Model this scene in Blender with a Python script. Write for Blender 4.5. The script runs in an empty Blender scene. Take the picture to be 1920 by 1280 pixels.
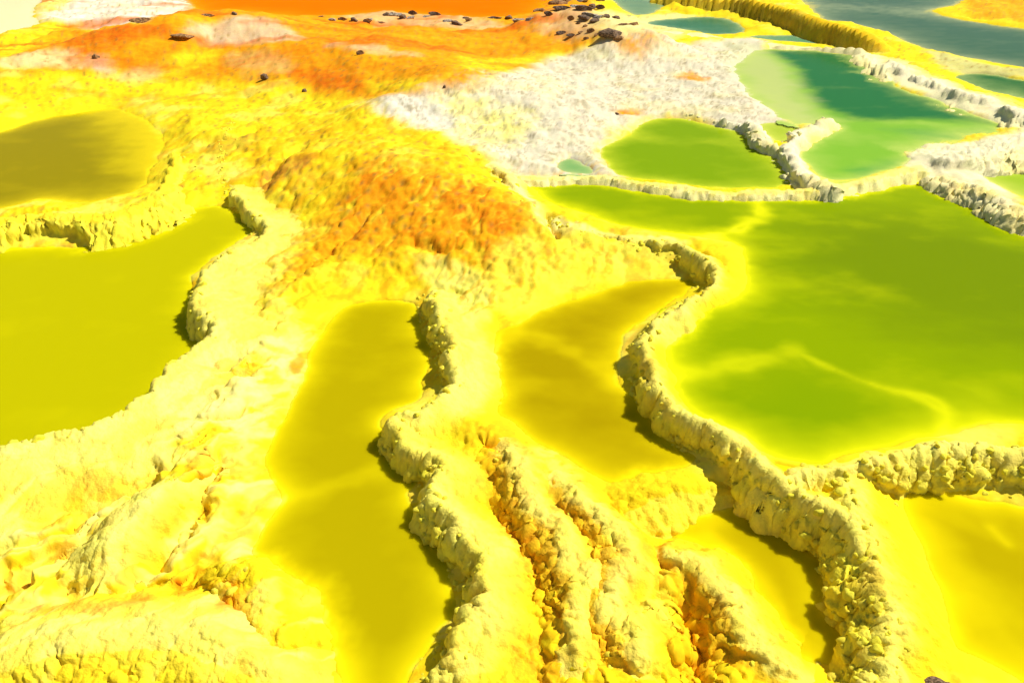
import bpy, bmesh, math, random
import numpy as np
from mathutils import Vector

# ------------------------------------------------------------------ camera, sky, sun, exposure
sc = bpy.context.scene
COL = sc.collection
HC, LENS, HORIZON = 2.4, 26.0, -190.0            # camera height (m), lens (mm), row of the horizon above the frame
FPX = 1920.0*LENS/36.0
PITCH = math.atan((640.0-HORIZON)/FPX)
cam_data = bpy.data.cameras.new('camera')
cam_data.lens = LENS; cam_data.sensor_width = 36.0; cam_data.clip_end = 3000.0; cam_data.clip_start = 0.05
cam = bpy.data.objects.new('camera', cam_data); COL.objects.link(cam)
cam.location = (0, 0, HC); cam.rotation_euler = (math.pi/2-PITCH, 0, 0)
sc.camera = cam

SUN_ELEV, SUN_AZ = math.radians(50), math.radians(72)   # azimuth from +Y (view direction) towards +X
world = bpy.data.worlds.new('World'); sc.world = world; world.use_nodes = True
wn = world.node_tree.nodes; wl = world.node_tree.links
bg = wn['Background']; sky = wn.new('ShaderNodeTexSky')
sky.sky_type = 'NISHITA'; sky.sun_disc = False; sky.sun_elevation = SUN_ELEV; sky.sun_rotation = SUN_AZ
sky.air_density = 1.0; sky.dust_density = 0.6; sky.ozone_density = 1.0
wl.new(sky.outputs['Color'], bg.inputs['Color']); bg.inputs['Strength'].default_value = 0.05
sun_data = bpy.data.lights.new('sun', 'SUN'); sun_data.energy = 4.3; sun_data.angle = math.radians(0.6)
sun_data.color = (1.0, 0.95, 0.86)
sun = bpy.data.objects.new('sun', sun_data); COL.objects.link(sun)
sun.rotation_euler = (math.pi/2-SUN_ELEV, 0, -SUN_AZ+math.pi)
sun.rotation_euler = (-(math.pi/2-SUN_ELEV), 0, -SUN_AZ)
sc.view_settings.view_transform = 'Standard'; sc.view_settings.look = 'None'
sc.view_settings.gamma = 1.0; sc.view_settings.use_curve_mapping = False
sc.view_settings.exposure = 0.52

# ------------------------------------------------------------------ helpers
rng = np.random.default_rng(7); random.seed(7)
CP, SP = math.cos(PITCH), math.sin(PITCH)

def at(px, py, z=0.0):
    """ground point (x, y) at height z seen in the photograph at px, py"""
    dx = (px-960.0)/FPX; dy = (640.0-py)/FPX
    t = (z-HC)/(-SP+dy*CP)
    return (dx*t, (CP+dy*SP)*t)

_pr = np.random.default_rng(3)
PERM = np.concatenate([_pr.permutation(4096)]*3).astype(np.int32)
_ga = _pr.random(4096)*2*math.pi
GRX = np.cos(_ga).astype(np.float32); GRY = np.sin(_ga).astype(np.float32); RND = _pr.random(4096).astype(np.float32)

def hsh(ix, iy, seed):
    return PERM[PERM[(ix+seed*57) & 4095]+((iy+seed*131) & 4095)]

def perlin(x, y, seed=0):
    ix = np.floor(x).astype(np.int32); iy = np.floor(y).astype(np.int32)
    fx = (x-ix).astype(np.float32); fy = (y-iy).astype(np.float32)
    sx = fx*fx*fx*(fx*(fx*6-15)+10); sy = fy*fy*fy*(fy*(fy*6-15)+10)
    def g(ox, oy):
        a = hsh(ix+ox, iy+oy, seed); return GRX[a]*(fx-ox)+GRY[a]*(fy-oy)
    a = g(0, 0); b = g(1, 0); c = g(0, 1); d = g(1, 1)
    e = a+(b-a)*sx
    return 1.41*(e+((c+(d-c)*sx)-e)*sy)

def fbm(x, y, octs=4, seed=0, gain=0.5):
    s = np.zeros_like(x); a = 1.0; n = 0.0
    for o in range(octs):
        s += a*perlin(x*2**o, y*2**o, seed+o*17); n += a; a *= gain
    return s/n

def worley(x, y, seed=0, jit=0.9):
    ix = np.floor(x).astype(np.int32); iy = np.floor(y).astype(np.int32)
    x = (x-ix).astype(np.float32); y = (y-iy).astype(np.float32)
    f1 = np.full_like(x, 81.0); idv = np.zeros_like(x)
    for ox in (-1, 0, 1):
        for oy in (-1, 0, 1):
            h = hsh(ix+ox, iy+oy, seed)
            px = ox+0.5+jit*(RND[h]-0.5); py = oy+0.5+jit*(RND[(h+911) & 4095]-0.5)
            d = (px-x)**2+(py-y)**2; m = d < f1
            f1 = np.where(m, d, f1); idv = np.where(m, RND[(h+2203) & 4095], idv)
    return np.sqrt(f1), idv

def smooth(a, b, x):
    t = np.clip((x-a)/(b-a), 0, 1); return t*t*(3-2*t)

def dome(x, y, size, seed):
    """rounded knobs of salt: height 0..1"""
    f, i = worley(x/size, y/size, seed)
    return np.sqrt(np.clip(1-(f/0.75)**2, 0, 1))*(0.45+0.55*i)

def catmull(P, closed, n=3):
    P = np.asarray(P, float); N = len(P); out = []
    rngk = range(N) if closed else range(N-1)
    for k in rngk:
        if closed: p0, p1, p2, p3 = P[k-1], P[k], P[(k+1) % N], P[(k+2) % N]
        else: p0, p1, p2, p3 = P[max(k-1, 0)], P[k], P[k+1], P[min(k+2, N-1)]
        for j in range(n):
            t = j/n
            out.append(0.5*((2*p1)+(-p0+p2)*t+(2*p0-5*p1+4*p2-p3)*t*t+(-p0+3*p1-3*p2+p3)*t**3))
    if not closed: out.append(P[-1])
    return np.array(out)

def poly_sdf(X, Y, P):
    """signed distance to a closed outline (negative inside)"""
    d2 = np.full(X.shape, 1e9); ins = np.zeros(X.shape, bool)
    N = len(P)
    for k in range(N):
        ax, ay = P[k]; bx, by = P[(k+1) % N]
        ex, ey = bx-ax, by-ay; L = ex*ex+ey*ey+1e-12
        t = np.clip(((X-ax)*ex+(Y-ay)*ey)/L, 0, 1)
        d2 = np.minimum(d2, (X-ax-t*ex)**2+(Y-ay-t*ey)**2)
        if ay != by:
            c = (ay > Y) != (by > Y)
            ins ^= c & (X < ex*(Y-ay)/(by-ay)+ax)
    d = np.sqrt(d2)
    return np.where(ins, -d, d)

def line_field(X, Y, P):
    """signed distance to a polyline, minus = to its left / near side when it is drawn downwards / rightwards; and P's extra columns there"""
    best = np.full(X.shape, 1e9); sd = np.zeros(X.shape); ex_ = [np.zeros(X.shape) for _ in range(P.shape[1]-2)]; al = np.zeros(X.shape)
    acc = 0.0
    for k in range(len(P)-1):
        ax, ay = P[k, :2]; bx, by = P[k+1, :2]
        ex, ey = bx-ax, by-ay; L2 = ex*ex+ey*ey+1e-12
        t = np.clip(((X-ax)*ex+(Y-ay)*ey)/L2, 0, 1)
        d = np.hypot(X-ax-t*ex, Y-ay-t*ey)
        m = d < best
        cr = ex*(Y-ay)-ey*(X-ax)
        best = np.where(m, d, best); sd = np.where(m, np.where(cr < 0, -d, d), sd)
        for j in range(len(ex_)): ex_[j] = np.where(m, P[k, 2+j]*(1-t)+P[k+1, 2+j]*t, ex_[j])
        al = np.where(m, acc+t*math.sqrt(L2), al); acc += math.sqrt(L2)
    return best, sd, ex_, al

# ------------------------------------------------------------------ the mesh lattice of the terrain (finer near, coarser far)
W0, W1 = 1.24, 0.86
YMIN, YMAX, U_M = 0.95, 27.0, 1.05
V_A, V_B = math.atan(HC/YMIN), math.atan(HC/YMAX)
def lattice(nv, nu):
    y = HC/np.tan(np.linspace(V_A, V_B, nv))
    u = np.linspace(-U_M, U_M, nu)
    Yg = np.repeat(y[:, None], nu, 1); Xg = u[None, :]*(W0+W1*Yg)
    return Xg, Yg
def lat_index(X, Y, shape):
    return (np.arctan(HC/Y)-V_A)/(V_B-V_A)*(shape[0]-1), (X/(W0+W1*Y)+U_M)/(2*U_M)*(shape[1]-1)

# ------------------------------------------------------------------ pools: outline in the photograph, water level, depth, fall-off, colours
# deep and shallow colour of the milky water
pools = [
 dict(n='p1', z=0.050, D=.16, k=.30, deep=(0.26, 0.21, 0.003), shal=(.80,.62,.008), o=[(-260,300),(0,247),(50,231),(130,214),(220,205),(290,235),(305,265),(290,315),(262,355),(200,372),(150,380),(90,374),(60,376),(0,392),(-260,425)],
      tint=[([(215,200),(320,230),(320,330),(250,318),(205,280),(170,225)], (.42,.33,.003), .35)],
      label='olive yellow acid pool at the upper left, behind a lumpy yellow rim'),
 dict(n='p2', z=0.000, D=.20, k=.12, deep=(0.42, 0.39, 0.001), shal=(.80,.72,.003), o=[(-300,470),(0,464),(90,462),(168,462),(249,433),(290,415),(336,400),(410,385),(463,410),(485,424),(410,477),(366,511),(356,544),(360,588),(384,622),(360,664),(338,694),(292,756),(222,814),(172,834),(100,852),(0,884),(-300,985)],
      label='large lime yellow acid pool at the left edge, in front of the lumpy rim'),
 dict(n='p3', z=0.030, D=.22, k=0.14, deep=(0.375, 0.305, 0.001), shal=(.88,.74,.004), o=[(640,581),(697,564),(774,568),(784,601),(791,621),(811,642),(801,668),(804,685),(791,716),(790,745),(758,762),(722,776),(714,796),(730,823),(758,858),(788,890),(764,922),(768,940),(778,961),(816,1001),(840,1031),(848,1085),(856,1146),(830,1182),(798,1232),(768,1280),(730,1400),(690,1420),(640,1275),(621,1232),(590,1195),(564,1160),(540,1100),(514,1065),(470,1040),(490,1000),(522,950),(522,920),(500,870),(515,820),(545,760),(570,700),(588,650)],
      label='long mustard yellow pool winding down the middle to the bottom edge'),
 dict(n='p4', z=0.100, D=.15, k=0.17, deep=(0.335, 0.25, 0.001), shal=(.86,.70,.004), o=[(930,622),(976,606),(1020,582),(1077,561),(1177,529),(1272,525),(1302,535),(1255,568),(1216,596),(1168,628),(1160,655),(1156,706),(1186,746),(1228,803),(1258,833),(1306,860),(1260,885),(1200,897),(1150,905),(1110,890),(1060,860),(1000,825),(965,790),(928,770),(920,700),(920,650)],
      label='mustard pool held by the curved salt dam in the middle of the picture'),
 dict(n='p5', z=0.020, D=.14, k=.17, deep=(0.4, 0.31, 0.001), shal=(.88,.72,.004), o=[(1170,985),(1260,970),(1380,948),(1462,958),(1485,991),(1520,1031),(1556,1058),(1548,1099),(1540,1139),(1566,1185),(1582,1225),(1530,1240),(1455,1205),(1425,1150),(1395,1090),(1350,1045),(1300,1018),(1230,1006),(1170,1002)],
      label='small golden yellow pool under the dark flank of the big salt dam'),
 dict(n='p6', z=0.080, D=.14, k=0.2, deep=(0.4, 0.315, 0.001), shal=(.88,.74,.004), o=[(1695,922),(1745,917),(1830,935),(1880,938),(1930,950),(2200,1000),(2250,1450),(2000,1340),(1920,1280),(1835,1228),(1782,1200),(1772,1130),(1750,1078),(1723,1018),(1700,965)],
      label='golden yellow pool at the lower right corner below the nodular salt ridge'),
 dict(n='p7', z=0.195, D=.18, k=.24, deep=(0.215, 0.305, 0.001), shal=(.80,.78,.005), o=[(968,338),(1040,334),(1100,335),(1200,345),(1300,358),(1400,364),(1480,362),(1560,352),(1640,340),(1740,342),(1800,365),(1860,390),(1915,415),(2150,500),(2300,620),(2300,840),(2100,815),(1920,795),(1850,790),(1790,810),(1720,820),(1660,840),(1590,855),(1540,868),(1480,860),(1420,840),(1375,805),(1320,785),(1270,740),(1250,690),(1245,640),(1270,590),(1340,570),(1395,545),(1402,500),(1388,465),(1345,452),(1290,440),(1200,430),(1120,410),(1050,385),(1000,358)],
      tint=[([(1440,450),(1560,415),(1700,405),(1860,440),(2000,470),(2200,560),(2200,640),(1900,640),(1700,610),(1540,550)], (.150,.225,.002), .5), ([(1400,760),(1500,700),(1600,740),(1560,820),(1470,840)], (.19,.29,.001), .2)],
      label='big bright green acid lake filling the right side of the picture'),
 dict(n='p8', z=0.215, D=.15, k=.22, deep=(0.18, 0.3, 0.003), shal=(.62,.66,.03), o=[(1125,287),(1180,250),(1220,226),(1280,222),(1340,235),(1400,255),(1430,280),(1462,305),(1482,345),(1400,353),(1300,350),(1240,340),(1162,326)],
      label='lime green pool cut into the white salt flat, below two orange spots'),
 dict(n='p8b', z=0.215, D=.12, k=.15, deep=(.16,.34,.10), shal=(.50,.55,.20), o=[(1038,308),(1068,297),(1092,304),(1114,318),(1100,326),(1056,320)],
      label='tiny green puddle on the near edge of the white salt flat'),
 dict(n='p9', z=0.238, D=.22, k=.28, deep=(.19,.40,.030), shal=(.50,.58,.12), o=[(1415,97),(1434,93),(1520,92),(1612,98),(1660,141),(1696,168),(1767,190),(1844,222),(1900,236),(2060,262),(2060,268),(1900,253),(1850,285),(1784,299),(1717,299),(1676,319),(1602,336),(1539,332),(1512,309),(1497,280),(1517,252),(1535,240),(1515,234),(1480,230),(1430,195),(1398,165),(1380,125)],
      tint=[([(1434,90),(1520,88),(1620,95),(1665,138),(1700,165),(1770,188),(1850,222),(1900,236),(1840,228),(1720,222),(1600,222),(1545,205),(1508,170),(1490,130)], (.022,.145,.037), .22),
            ([(1370,90),(1430,95),(1478,125),(1500,175),(1530,215),(1560,226),(1535,245),(1480,235),(1425,200),(1385,150)], (.42,.49,.14), .25),
            ([(1700,245),(1850,245),(1860,262),(1760,270)], (.12,.32,.05), .3), ([(1600,320),(1680,300),(1700,306),(1620,332)], (.08,.30,.04), .15)],
      label='teal and lime green pool between white salt ridges at the upper right'),
 dict(n='p11', z=0.225, D=.12, k=.2, deep=(.34,.44,.03), shal=(.60,.62,.10), o=[(1424,237),(1468,229),(1502,247),(1475,266),(1448,261)],
      label='small green pool wedged between forking white salt rims'),
 dict(n='p12', z=0.225, D=.12, k=.3, deep=(.28,.42,.02), shal=(.62,.64,.10), o=[(1815,316),(1870,308),(1940,312),(2060,340),(2060,420),(1930,376),(1872,348)],
      label='pale lime pool at the right edge above the big green lake'),
 dict(n='p13', z=0.245, D=.25, k=.35, deep=(0.04, 0.16, 0.07), shal=(.30,.42,.20), o=[(1205,43),(1280,34),(1347,33),(1385,45),(1396,58),(1385,65),(1330,65),(1280,56)],
      label='narrow teal pool at the top behind the white salt flat'),
 dict(n='p13b', z=0.245, D=.2, k=.3, deep=(.10,.25,.12), shal=(.30,.42,.20), o=[(1400,68),(1480,67),(1560,70),(1605,88),(1520,82),(1440,76)],
      label='thin sliver of green water beneath the yellow and orange bank'),
 dict(n='p14', z=0.235, D=.4, k=.8, deep=(0.045, 0.115, 0.055), shal=(.30,.35,.16), o=[(1480,-60),(1530,25),(1560,40),(1620,50),(1690,75),(1740,95),(1800,107),(1920,128),(2200,175),(2200,80),(1930,55),(1850,45),(1760,28),(1755,15),(1800,5),(1850,-60)],
      label='grey green lake in the top right corner'),
 dict(n='p15', z=0.235, D=.3, k=.15, deep=(0.02, 0.12, 0.02), shal=(.40,.50,.15), o=[(1790,142),(1850,140),(1920,150),(2100,180),(2100,225),(1920,187),(1840,166)],
      label='teal green pool at the right edge beside a white salt ridge'),
 dict(n='p16', z=0.255, D=.2, k=.4, deep=(.14,.25,.12), shal=(.32,.40,.16), o=[(1120,-60),(1260,-60),(1245,12),(1165,17)],
      label='grey green water at the top edge right of the dark rocks'),
 dict(n='p17', z=0.315, D=.3, k=.8, deep=(0.78, 0.155, 0.001), shal=(.80,.30,.004), o=[(360,-60),(1060,-60),(1020,8),(1005,24),(940,34),(850,32),(780,27),(720,24),(640,30),(563,32),(500,26),(430,20),(365,14)],
      label='smooth orange acid lake at the top edge behind a line of rocks'),
 dict(n='p18', z=0.200, D=.2, k=.8, deep=(.78,.72,.36), shal=(.80,.74,.40), o=[(-400,-60),(80,-60),(62,20),(74,38),(20,60),(-400,110)],
      label='pale cream pool in the top left corner'),
]
for p in pools:
    p['P'] = catmull([at(a, b, p['z']) for a, b in p['o']], True, 3)

# shallow bars inside the pools: (pool, line in the photograph, half width m, how shallow 0..1)
bars = [('p9', [(1545,226),(1640,226),(1740,232),(1850,238)], .14, .55), ('p9', [(1440,105),(1484,135),(1505,175),(1545,222)], .16, .45), ('p9', [(1560,262),(1620,258),(1760,262)], .25, .35), ('p8', [(1200,260),(1290,268),(1380,262)], .16, .35), ('p7', [(1400,360),(1425,390),(1395,425),(1330,445)], .13, .90), ('p7', [(1255,700),(1340,694),(1430,672),(1495,660)], .11, .70),
        ('p7', [(1495,660),(1560,690),(1650,725),(1735,745),(1775,775),(1770,805)], .055, .72), ('p7', [(1480,520),(1530,540),(1640,545)], .12, .26),
        ('p7', [(1420,400),(1600,420),(1750,400)], .16, .25), ('p7', [(1790,720),(1840,735)], .08, .30), ('p4', [(925,640),(1000,625),(1075,665),(1150,710)], .10, .62),
        ('p4', [(930,740),(1000,720),(1080,750)], .13, .35), ('p3', [(510,935),(580,925),(650,900),(730,880)], .07, .50),
        ('p3', [(560,1120),(640,1260),(690,1330)], .10, .45), ('p6', [(1860,990),(1890,1020)], .05, .75), ('p6', [(1750,1000),(1850,1120),(1960,1250)], .11, .42), ('p6', [(1740,950),(1900,1020),(2000,1060)], .06, .35),
        ('p1', [(180,205),(250,235),(280,280),(260,310)], .40, .62),
        ('p8', [(1150,290),(1220,300),(1330,290)], .12, .25), ('p14', [(1540,10),(1700,22)], .9, .7),
        ('p5', [(1330,1000),(1420,1090),(1480,1180)], .05, .5)]

# ------------------------------------------------------------------ salt ridges: crest (x, y in the photograph, height m), flank widths, colours
Y_ = (.86,.66,.010); YP = (.90,.82,.14); CR = (.90,.83,.27); WH = (.80,.74,.46); OR = (.82,.31,.004); DO = (.74,.17,.004)
TAN = (.72,.50,.23); BRN = (.30,.14,.02); YO = (.84,.49,.006); FL = (.89,.79,.06); OB = (.84,.49,.008); OLV = (.60,.52,.16)
ridges = [
 dict(label='broad pale yellow salt ridge along the right bank of the left pool', cat='salt ridge', wA=.085, wB=.58, D=.28, col=YP, cw=.30, nod=220, ns=(.012,.028), bump=.020,
      DB=.17, lump=.4, c=[(450,235,0.10),(428,295,0.09),(430,345,0.085),(458,386,0.10),(503,426,0.12),(434,478,0.13),(390,513,0.14),(378,546,0.15),(382,586,0.15),(400,620,0.15),(364,652,0.15),(336,676,0.15),(284,732,0.15),(214,788,0.15),(168,806,0.15),(96,822,0.15),(0,854,0.16),(-200,930,0.16)]),
 dict(label='lumpy yellow rim between the olive pool and the large left pool', cat='salt ridge', wA=.22, wB=.24, D=.13, col=(.89,.74,.03), cw=.15, nod=12, ns=(.02,.04), bump=.040,
      DB=.10, lump=.9, c=[(-260,440,.12),(0,418,.13),(60,412,.125),(120,410,.13),(200,412,.13),(260,395,.125),(300,365,.12),(325,320,.12),(330,275,.13)]),
 dict(label='knobbly cream salt ridge winding between the two mustard pools', cat='salt ridge', wA=.095, wB=.36, D=.26, col=YP, cw=.13, nod=290, ns=(.009,.026), bump=.022,
      DB=.16, lump=.3, colA=(.88,.76,.035), c=[(800,520,0.180),(815,560,0.170),(832,600,0.170),(850,645,0.170),(848,690,0.170),(845,730,0.170),(800,770,0.160),(745,785,0.140),(760,820,0.150),(805,860,0.160),(835,885,0.160),(815,930,0.150),(840,975,0.160),(885,1040,0.160),(900,1100,0.160),(890,1150,0.160),(860,1200,0.160),(810,1260,0.160),(770,1330,0.150)]),
 dict(label='big curved salt dam with a dark flank holding back the green lake', cat='salt dam', wA=.095, wB=.16, D=.26, col=(.90,.82,.16), cw=.05, nod=295, ns=(.009,.026), bump=.022,
      DB=.10, tap=0, lump=.3, colA=(.88,.76,.035), c=[(1030,415,0.235),(1090,436,0.235),(1180,446,0.235),(1260,460,0.235),(1315,482,0.245),(1345,515,0.245),(1320,550,0.245),(1265,585,0.245),(1225,620,0.245),(1212,665,0.245),(1222,712,0.245),(1262,760,0.245),(1330,800,0.245),(1380,835,0.235),(1440,880,0.225),(1510,925,0.215),(1575,975,0.205),(1610,1020,0.195)]),
 dict(label='thick pale nodular salt buttress with a shadowed flank at the lower right', cat='salt ridge', wA=.15, wB=.26, D=.22, col=YP, cw=.08, nod=290, ns=(.010,.030), bump=.024,
      DB=.14, lump=.4, tap=0, colA=(.88,.76,.035), c=[(1570,880,0.195),(1590,950,0.195),(1620,1010,0.195),(1640,1070,0.210),(1665,1120,0.200),(1680,1180,0.180),(1665,1240,0.160),(1650,1330,0.180)]),
 dict(label='spiky cream salt ridge running from the dam to the right edge', cat='salt ridge', wA=.13, wB=.14, D=.24, col=(.90,.82,.18), cw=.09, nod=120, ns=(.010,.024), bump=.024,
      tap=0, lump=.3, colA=(.88,.78,.08), c=[(1480,905,0.215),(1560,885,0.225),(1640,865,0.235),(1700,852,0.235),(1770,842,0.235),(1840,842,0.235),(1920,850,0.235),(2040,880,0.235),(2250,930,0.235)]),
 dict(label='smooth yellow band between the middle mustard pool and the small golden pool', cat='salt ridge', wA=.15, wB=.14, D=.14, col=Y_, cw=.12, nod=0, ns=(.02,.03), bump=.010,
      lump=.3, c=[(1080,935,0.130),(1140,935,0.150),(1220,918,0.150),(1300,892,0.160),(1380,868,0.200)]),
 dict(label='yellow rope-like ridge beside the knobbly ridge, leftmost of the foreground flows', cat='salt ridge', wA=.15, wB=.17, D=.12, col=YP, cw=.06, nod=6, ns=(.010,.020), bump=.020,
      DB=.10, colA=OB, lump=.5, pA=1.5, c=[(905,790,0.150),(960,850,0.160),(985,900,0.170),(1020,960,0.170),(1060,1020,0.170),(1100,1070,0.160),(1095,1130,0.150),(1085,1190,0.140),(1060,1270,0.130),(1030,1340,0.120)]),
 dict(label='yellow flow ridge running between orange hollows in the bottom middle', cat='salt ridge', wA=.15, wB=.17, D=.12, col=YP, cw=.06, nod=6, ns=(.010,.022), bump=.020,
      DB=.10, colA=OB, lump=.5, pA=1.5, c=[(1000,835,0.160),(1060,900,0.170),(1110,950,0.180),(1150,1000,0.170),(1160,1060,0.170),(1150,1120,0.160),(1180,1180,0.160),(1200,1250,0.150),(1190,1330,0.140)]),
 dict(label='curled yellow ridge around the near bank of the small golden pool', cat='salt ridge', wA=.15, wB=.17, D=.12, col=YP, cw=.06, nod=6, ns=(.010,.024), bump=.020,
      DB=.10, colA=OB, lump=.5, pA=1.5, c=[(1150,1045,0.140),(1200,1028,0.140),(1260,1035,0.140),(1320,1060,0.140),(1360,1105,0.140),(1395,1165,0.130),(1440,1225,0.120),(1520,1262,0.120),(1600,1300,0.120)]),
 dict(label='pale swollen ridge at the bottom left corner below the orange hollow', cat='salt ridge', wA=.32, wB=.18, D=.13, col=YP, cw=.14, nod=0, ns=(.010,.022), bump=.014,
      lump=.25, colA=Y_, pA=1.6, c=[(-160,1240,0.170),(0,1205,0.180),(130,1180,0.190),(260,1168,0.190),(370,1180,0.180),(460,1215,0.160),(540,1265,0.140),(600,1340,0.120)]),
 dict(label='yellow orange bank on the left shore of the long pool near the bottom', cat='salt ridge', wA=.18, wB=.14, D=.10, col=Y_, cw=.10, nod=10, ns=(.012,.030), bump=.016,
      DB=.10, colA=OB, lump=.4, c=[(300,1095,0.130),(370,1062,0.140),(440,1062,0.140),(495,1095,0.130),(530,1150,0.120),(575,1215,0.110),(610,1275,0.100)]),
 dict(label='pale rib running down the slope in the lower left, left of the dark gully', cat='salt ridge', wA=.15, wB=.10, D=.09, col=YP, cw=.08, nod=0, ns=(.02,.03), bump=.008,
      DB=.09, colA=YP, lump=.2, c=[(400,850,0.170),(330,890,0.180),(270,945,0.180),(220,1010,0.180),(180,1070,0.170),(140,1120,0.160)]),
 dict(label='thin white salt rim between the lime pool and the big green lake', cat='salt ridge', wA=.15, wB=.15, D=.14, col=CR, cw=.12, nod=0, ns=(.02,.05), bump=.014,
      lump=.3, tap=0, pA=1.5, colA=(.86,.80,.36), c=[(955,333,0.235),(1100,331,0.245),(1200,341,0.245),(1300,354,0.245),(1400,359,0.245),(1500,354,0.255),(1580,344,0.265),(1650,331,0.27),(1720,314,0.275)]),
 dict(label='pale rim running along the yellow slope above the green lake', cat='salt ridge', wA=.16, wB=.14, D=.16, col=CR, cw=.14, nod=10, ns=(.02,.05), bump=.018,
      c=[(905,288,0.295),(950,330,0.285),(985,372,0.265),(1020,402,0.255),(1060,425,0.245)]),
 dict(label='white salt rim forking round the small green wedge pool', cat='salt ridge', wA=.13, wB=.15, D=.14, col=WH, cw=.2, nod=30, ns=(.018,.040), bump=.045,
      lump=.5, tap=0, c=[(1558,230,0.275),(1518,245,0.285),(1492,268,0.29),(1480,290,0.29),(1488,315,0.29),(1512,338,0.285),(1545,350,0.27)]),
 dict(label='lumpy white rim on the right bank of the lime green pool', cat='salt ridge', wA=.14, wB=.14, D=.14, col=WH, cw=.2, nod=36, ns=(.018,.040), bump=.045,
      lump=.5, c=[(1290,214,0.255),(1350,228,0.255),(1405,243,0.265),(1432,262,0.275),(1462,284,0.275),(1485,300,0.275)]),
 dict(label='white salt ridge slanting between two teal pools at the upper right', cat='salt ridge', wA=.42, wB=.7, D=.16, col=WH, cw=.4, nod=0, ns=(.025,.055), bump=.05,
      lump=.5, c=[(1610,92,0.295),(1650,115,0.280),(1700,142,0.300),(1760,163,0.300),(1830,187,0.300),(1890,212,0.300),(1960,236,0.300),(2100,270,0.300)]),
 dict(label='white nodular ridge from the green lake up to the right edge', cat='salt ridge', wA=.4, wB=.55, D=.15, col=WH, cw=.3, nod=0, ns=(.02,.045), bump=.05,
      lump=.5, c=[(1700,314,0.265),(1760,305,0.295),(1830,293,0.305),(1890,275,0.315),(1960,258,0.315),(2100,235,0.315)]),
 dict(label='white salt rim along the upper right shore of the big green lake', cat='salt ridge', wA=.22, wB=.26, D=.16, col=WH, cw=.16, nod=0, ns=(.018,.042), bump=.045,
      lump=.5, c=[(1725,316,0.255),(1780,338,0.265),(1840,362,0.265),(1890,388,0.265),(1950,418,0.265),(2150,490,0.265)]),
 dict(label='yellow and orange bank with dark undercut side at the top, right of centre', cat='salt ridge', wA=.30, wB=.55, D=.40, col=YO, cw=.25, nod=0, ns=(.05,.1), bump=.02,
      lump=.2, colA=(.36,.27,.02), pA=1.4, jit=.25, c=[(1230,-14,0.480),(1320,-4,0.500),(1400,2,0.540),(1470,14,0.560),(1530,34,0.560),(1590,52,0.540),(1645,72,0.460),(1700,100,0.300)]),  # olive-brown flank colour holds both dark crust and the shade of this side
 dict(label='thin white salt line behind the white flat at the top', cat='salt ridge', wA=.25, wB=.22, D=.16, col=WH, cw=.3, nod=0, ns=(.05,.1), bump=.012,
      lump=.2, tap=0, pA=1.5, c=[(1190,66,0.285),(1280,64,0.285),(1340,72,0.285),(1430,82,0.285),(1520,88,0.285),(1612,94,0.295)]),
]
for r in ridges:
    r['P'] = catmull([at(a, b, z)+(z,) for a, b, z in r['c']], False, 4)

# low hills of the ground: (centre line in the photograph, extra height, half width m)
hills = [([(330,52),(430,40),(560,66),(700,88),(830,118),(900,142)], .32, 1.3), ([(60,95),(180,78),(300,60)], .25, 1.4),
         ([(620,270),(760,330),(880,400)], .12, .8), ([(350,200),(560,240),(700,300)], .10, .9), ([(760,70),(900,70),(1050,70)], .16, 1.4), ([(1060,30),(1130,45),(1180,60)], .35, .8),
         ([(720,200),(790,180),(830,165)], .14, .5), ([(560,480),(480,640),(420,800)], .06, .35), ([(1780,28),(1860,22),(1960,28)], .35, 1.1)]
hills = [(catmull([at(a, b, .27+h) for a, b in l], False, 3), h, w) for l, h, w in hills]

# gullies / hollows sunk in the ground: (line, depth, half width)
gullies = [([(405,845),(380,900),(345,960),(290,1040),(240,1100)], .06, .045), ([(115,1030),(140,1000),(150,965),(175,935)], .025, .05), ([(490,350),(520,325),(575,300)], .06, .09),
           ([(385,275),(440,268),(480,258)], .05, .09), ([(410,1175),(440,1150),(455,1115)], .05, .03), ([(1022,440),(1040,470)], .08, .05), ([(560,520),(620,470),(700,420)], .03, .05),
           ([(940,960),(1000,1040),(1030,1110)], .07, .06), ([(910,830),(960,860)], .05, .04), ([(1130,1090),(1150,1150),(1120,1220)], .08, .06), ([(1090,985),(1100,1020)], .06, .035),
           ([(1290,1140),(1320,1190),(1310,1240)], .09, .07), ([(1220,1045),(1225,1060)], .07, .03), ([(780,475),(830,490)], .04, .05), ([(240,1235),(300,1262),(350,1240)], .13, .05), ([(50,1262),(100,1285)], .12, .05)]
gullies = [(catmull([at(a, b, .12) for a, b in l], False, 3), h, w) for l, h, w in gullies]

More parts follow.
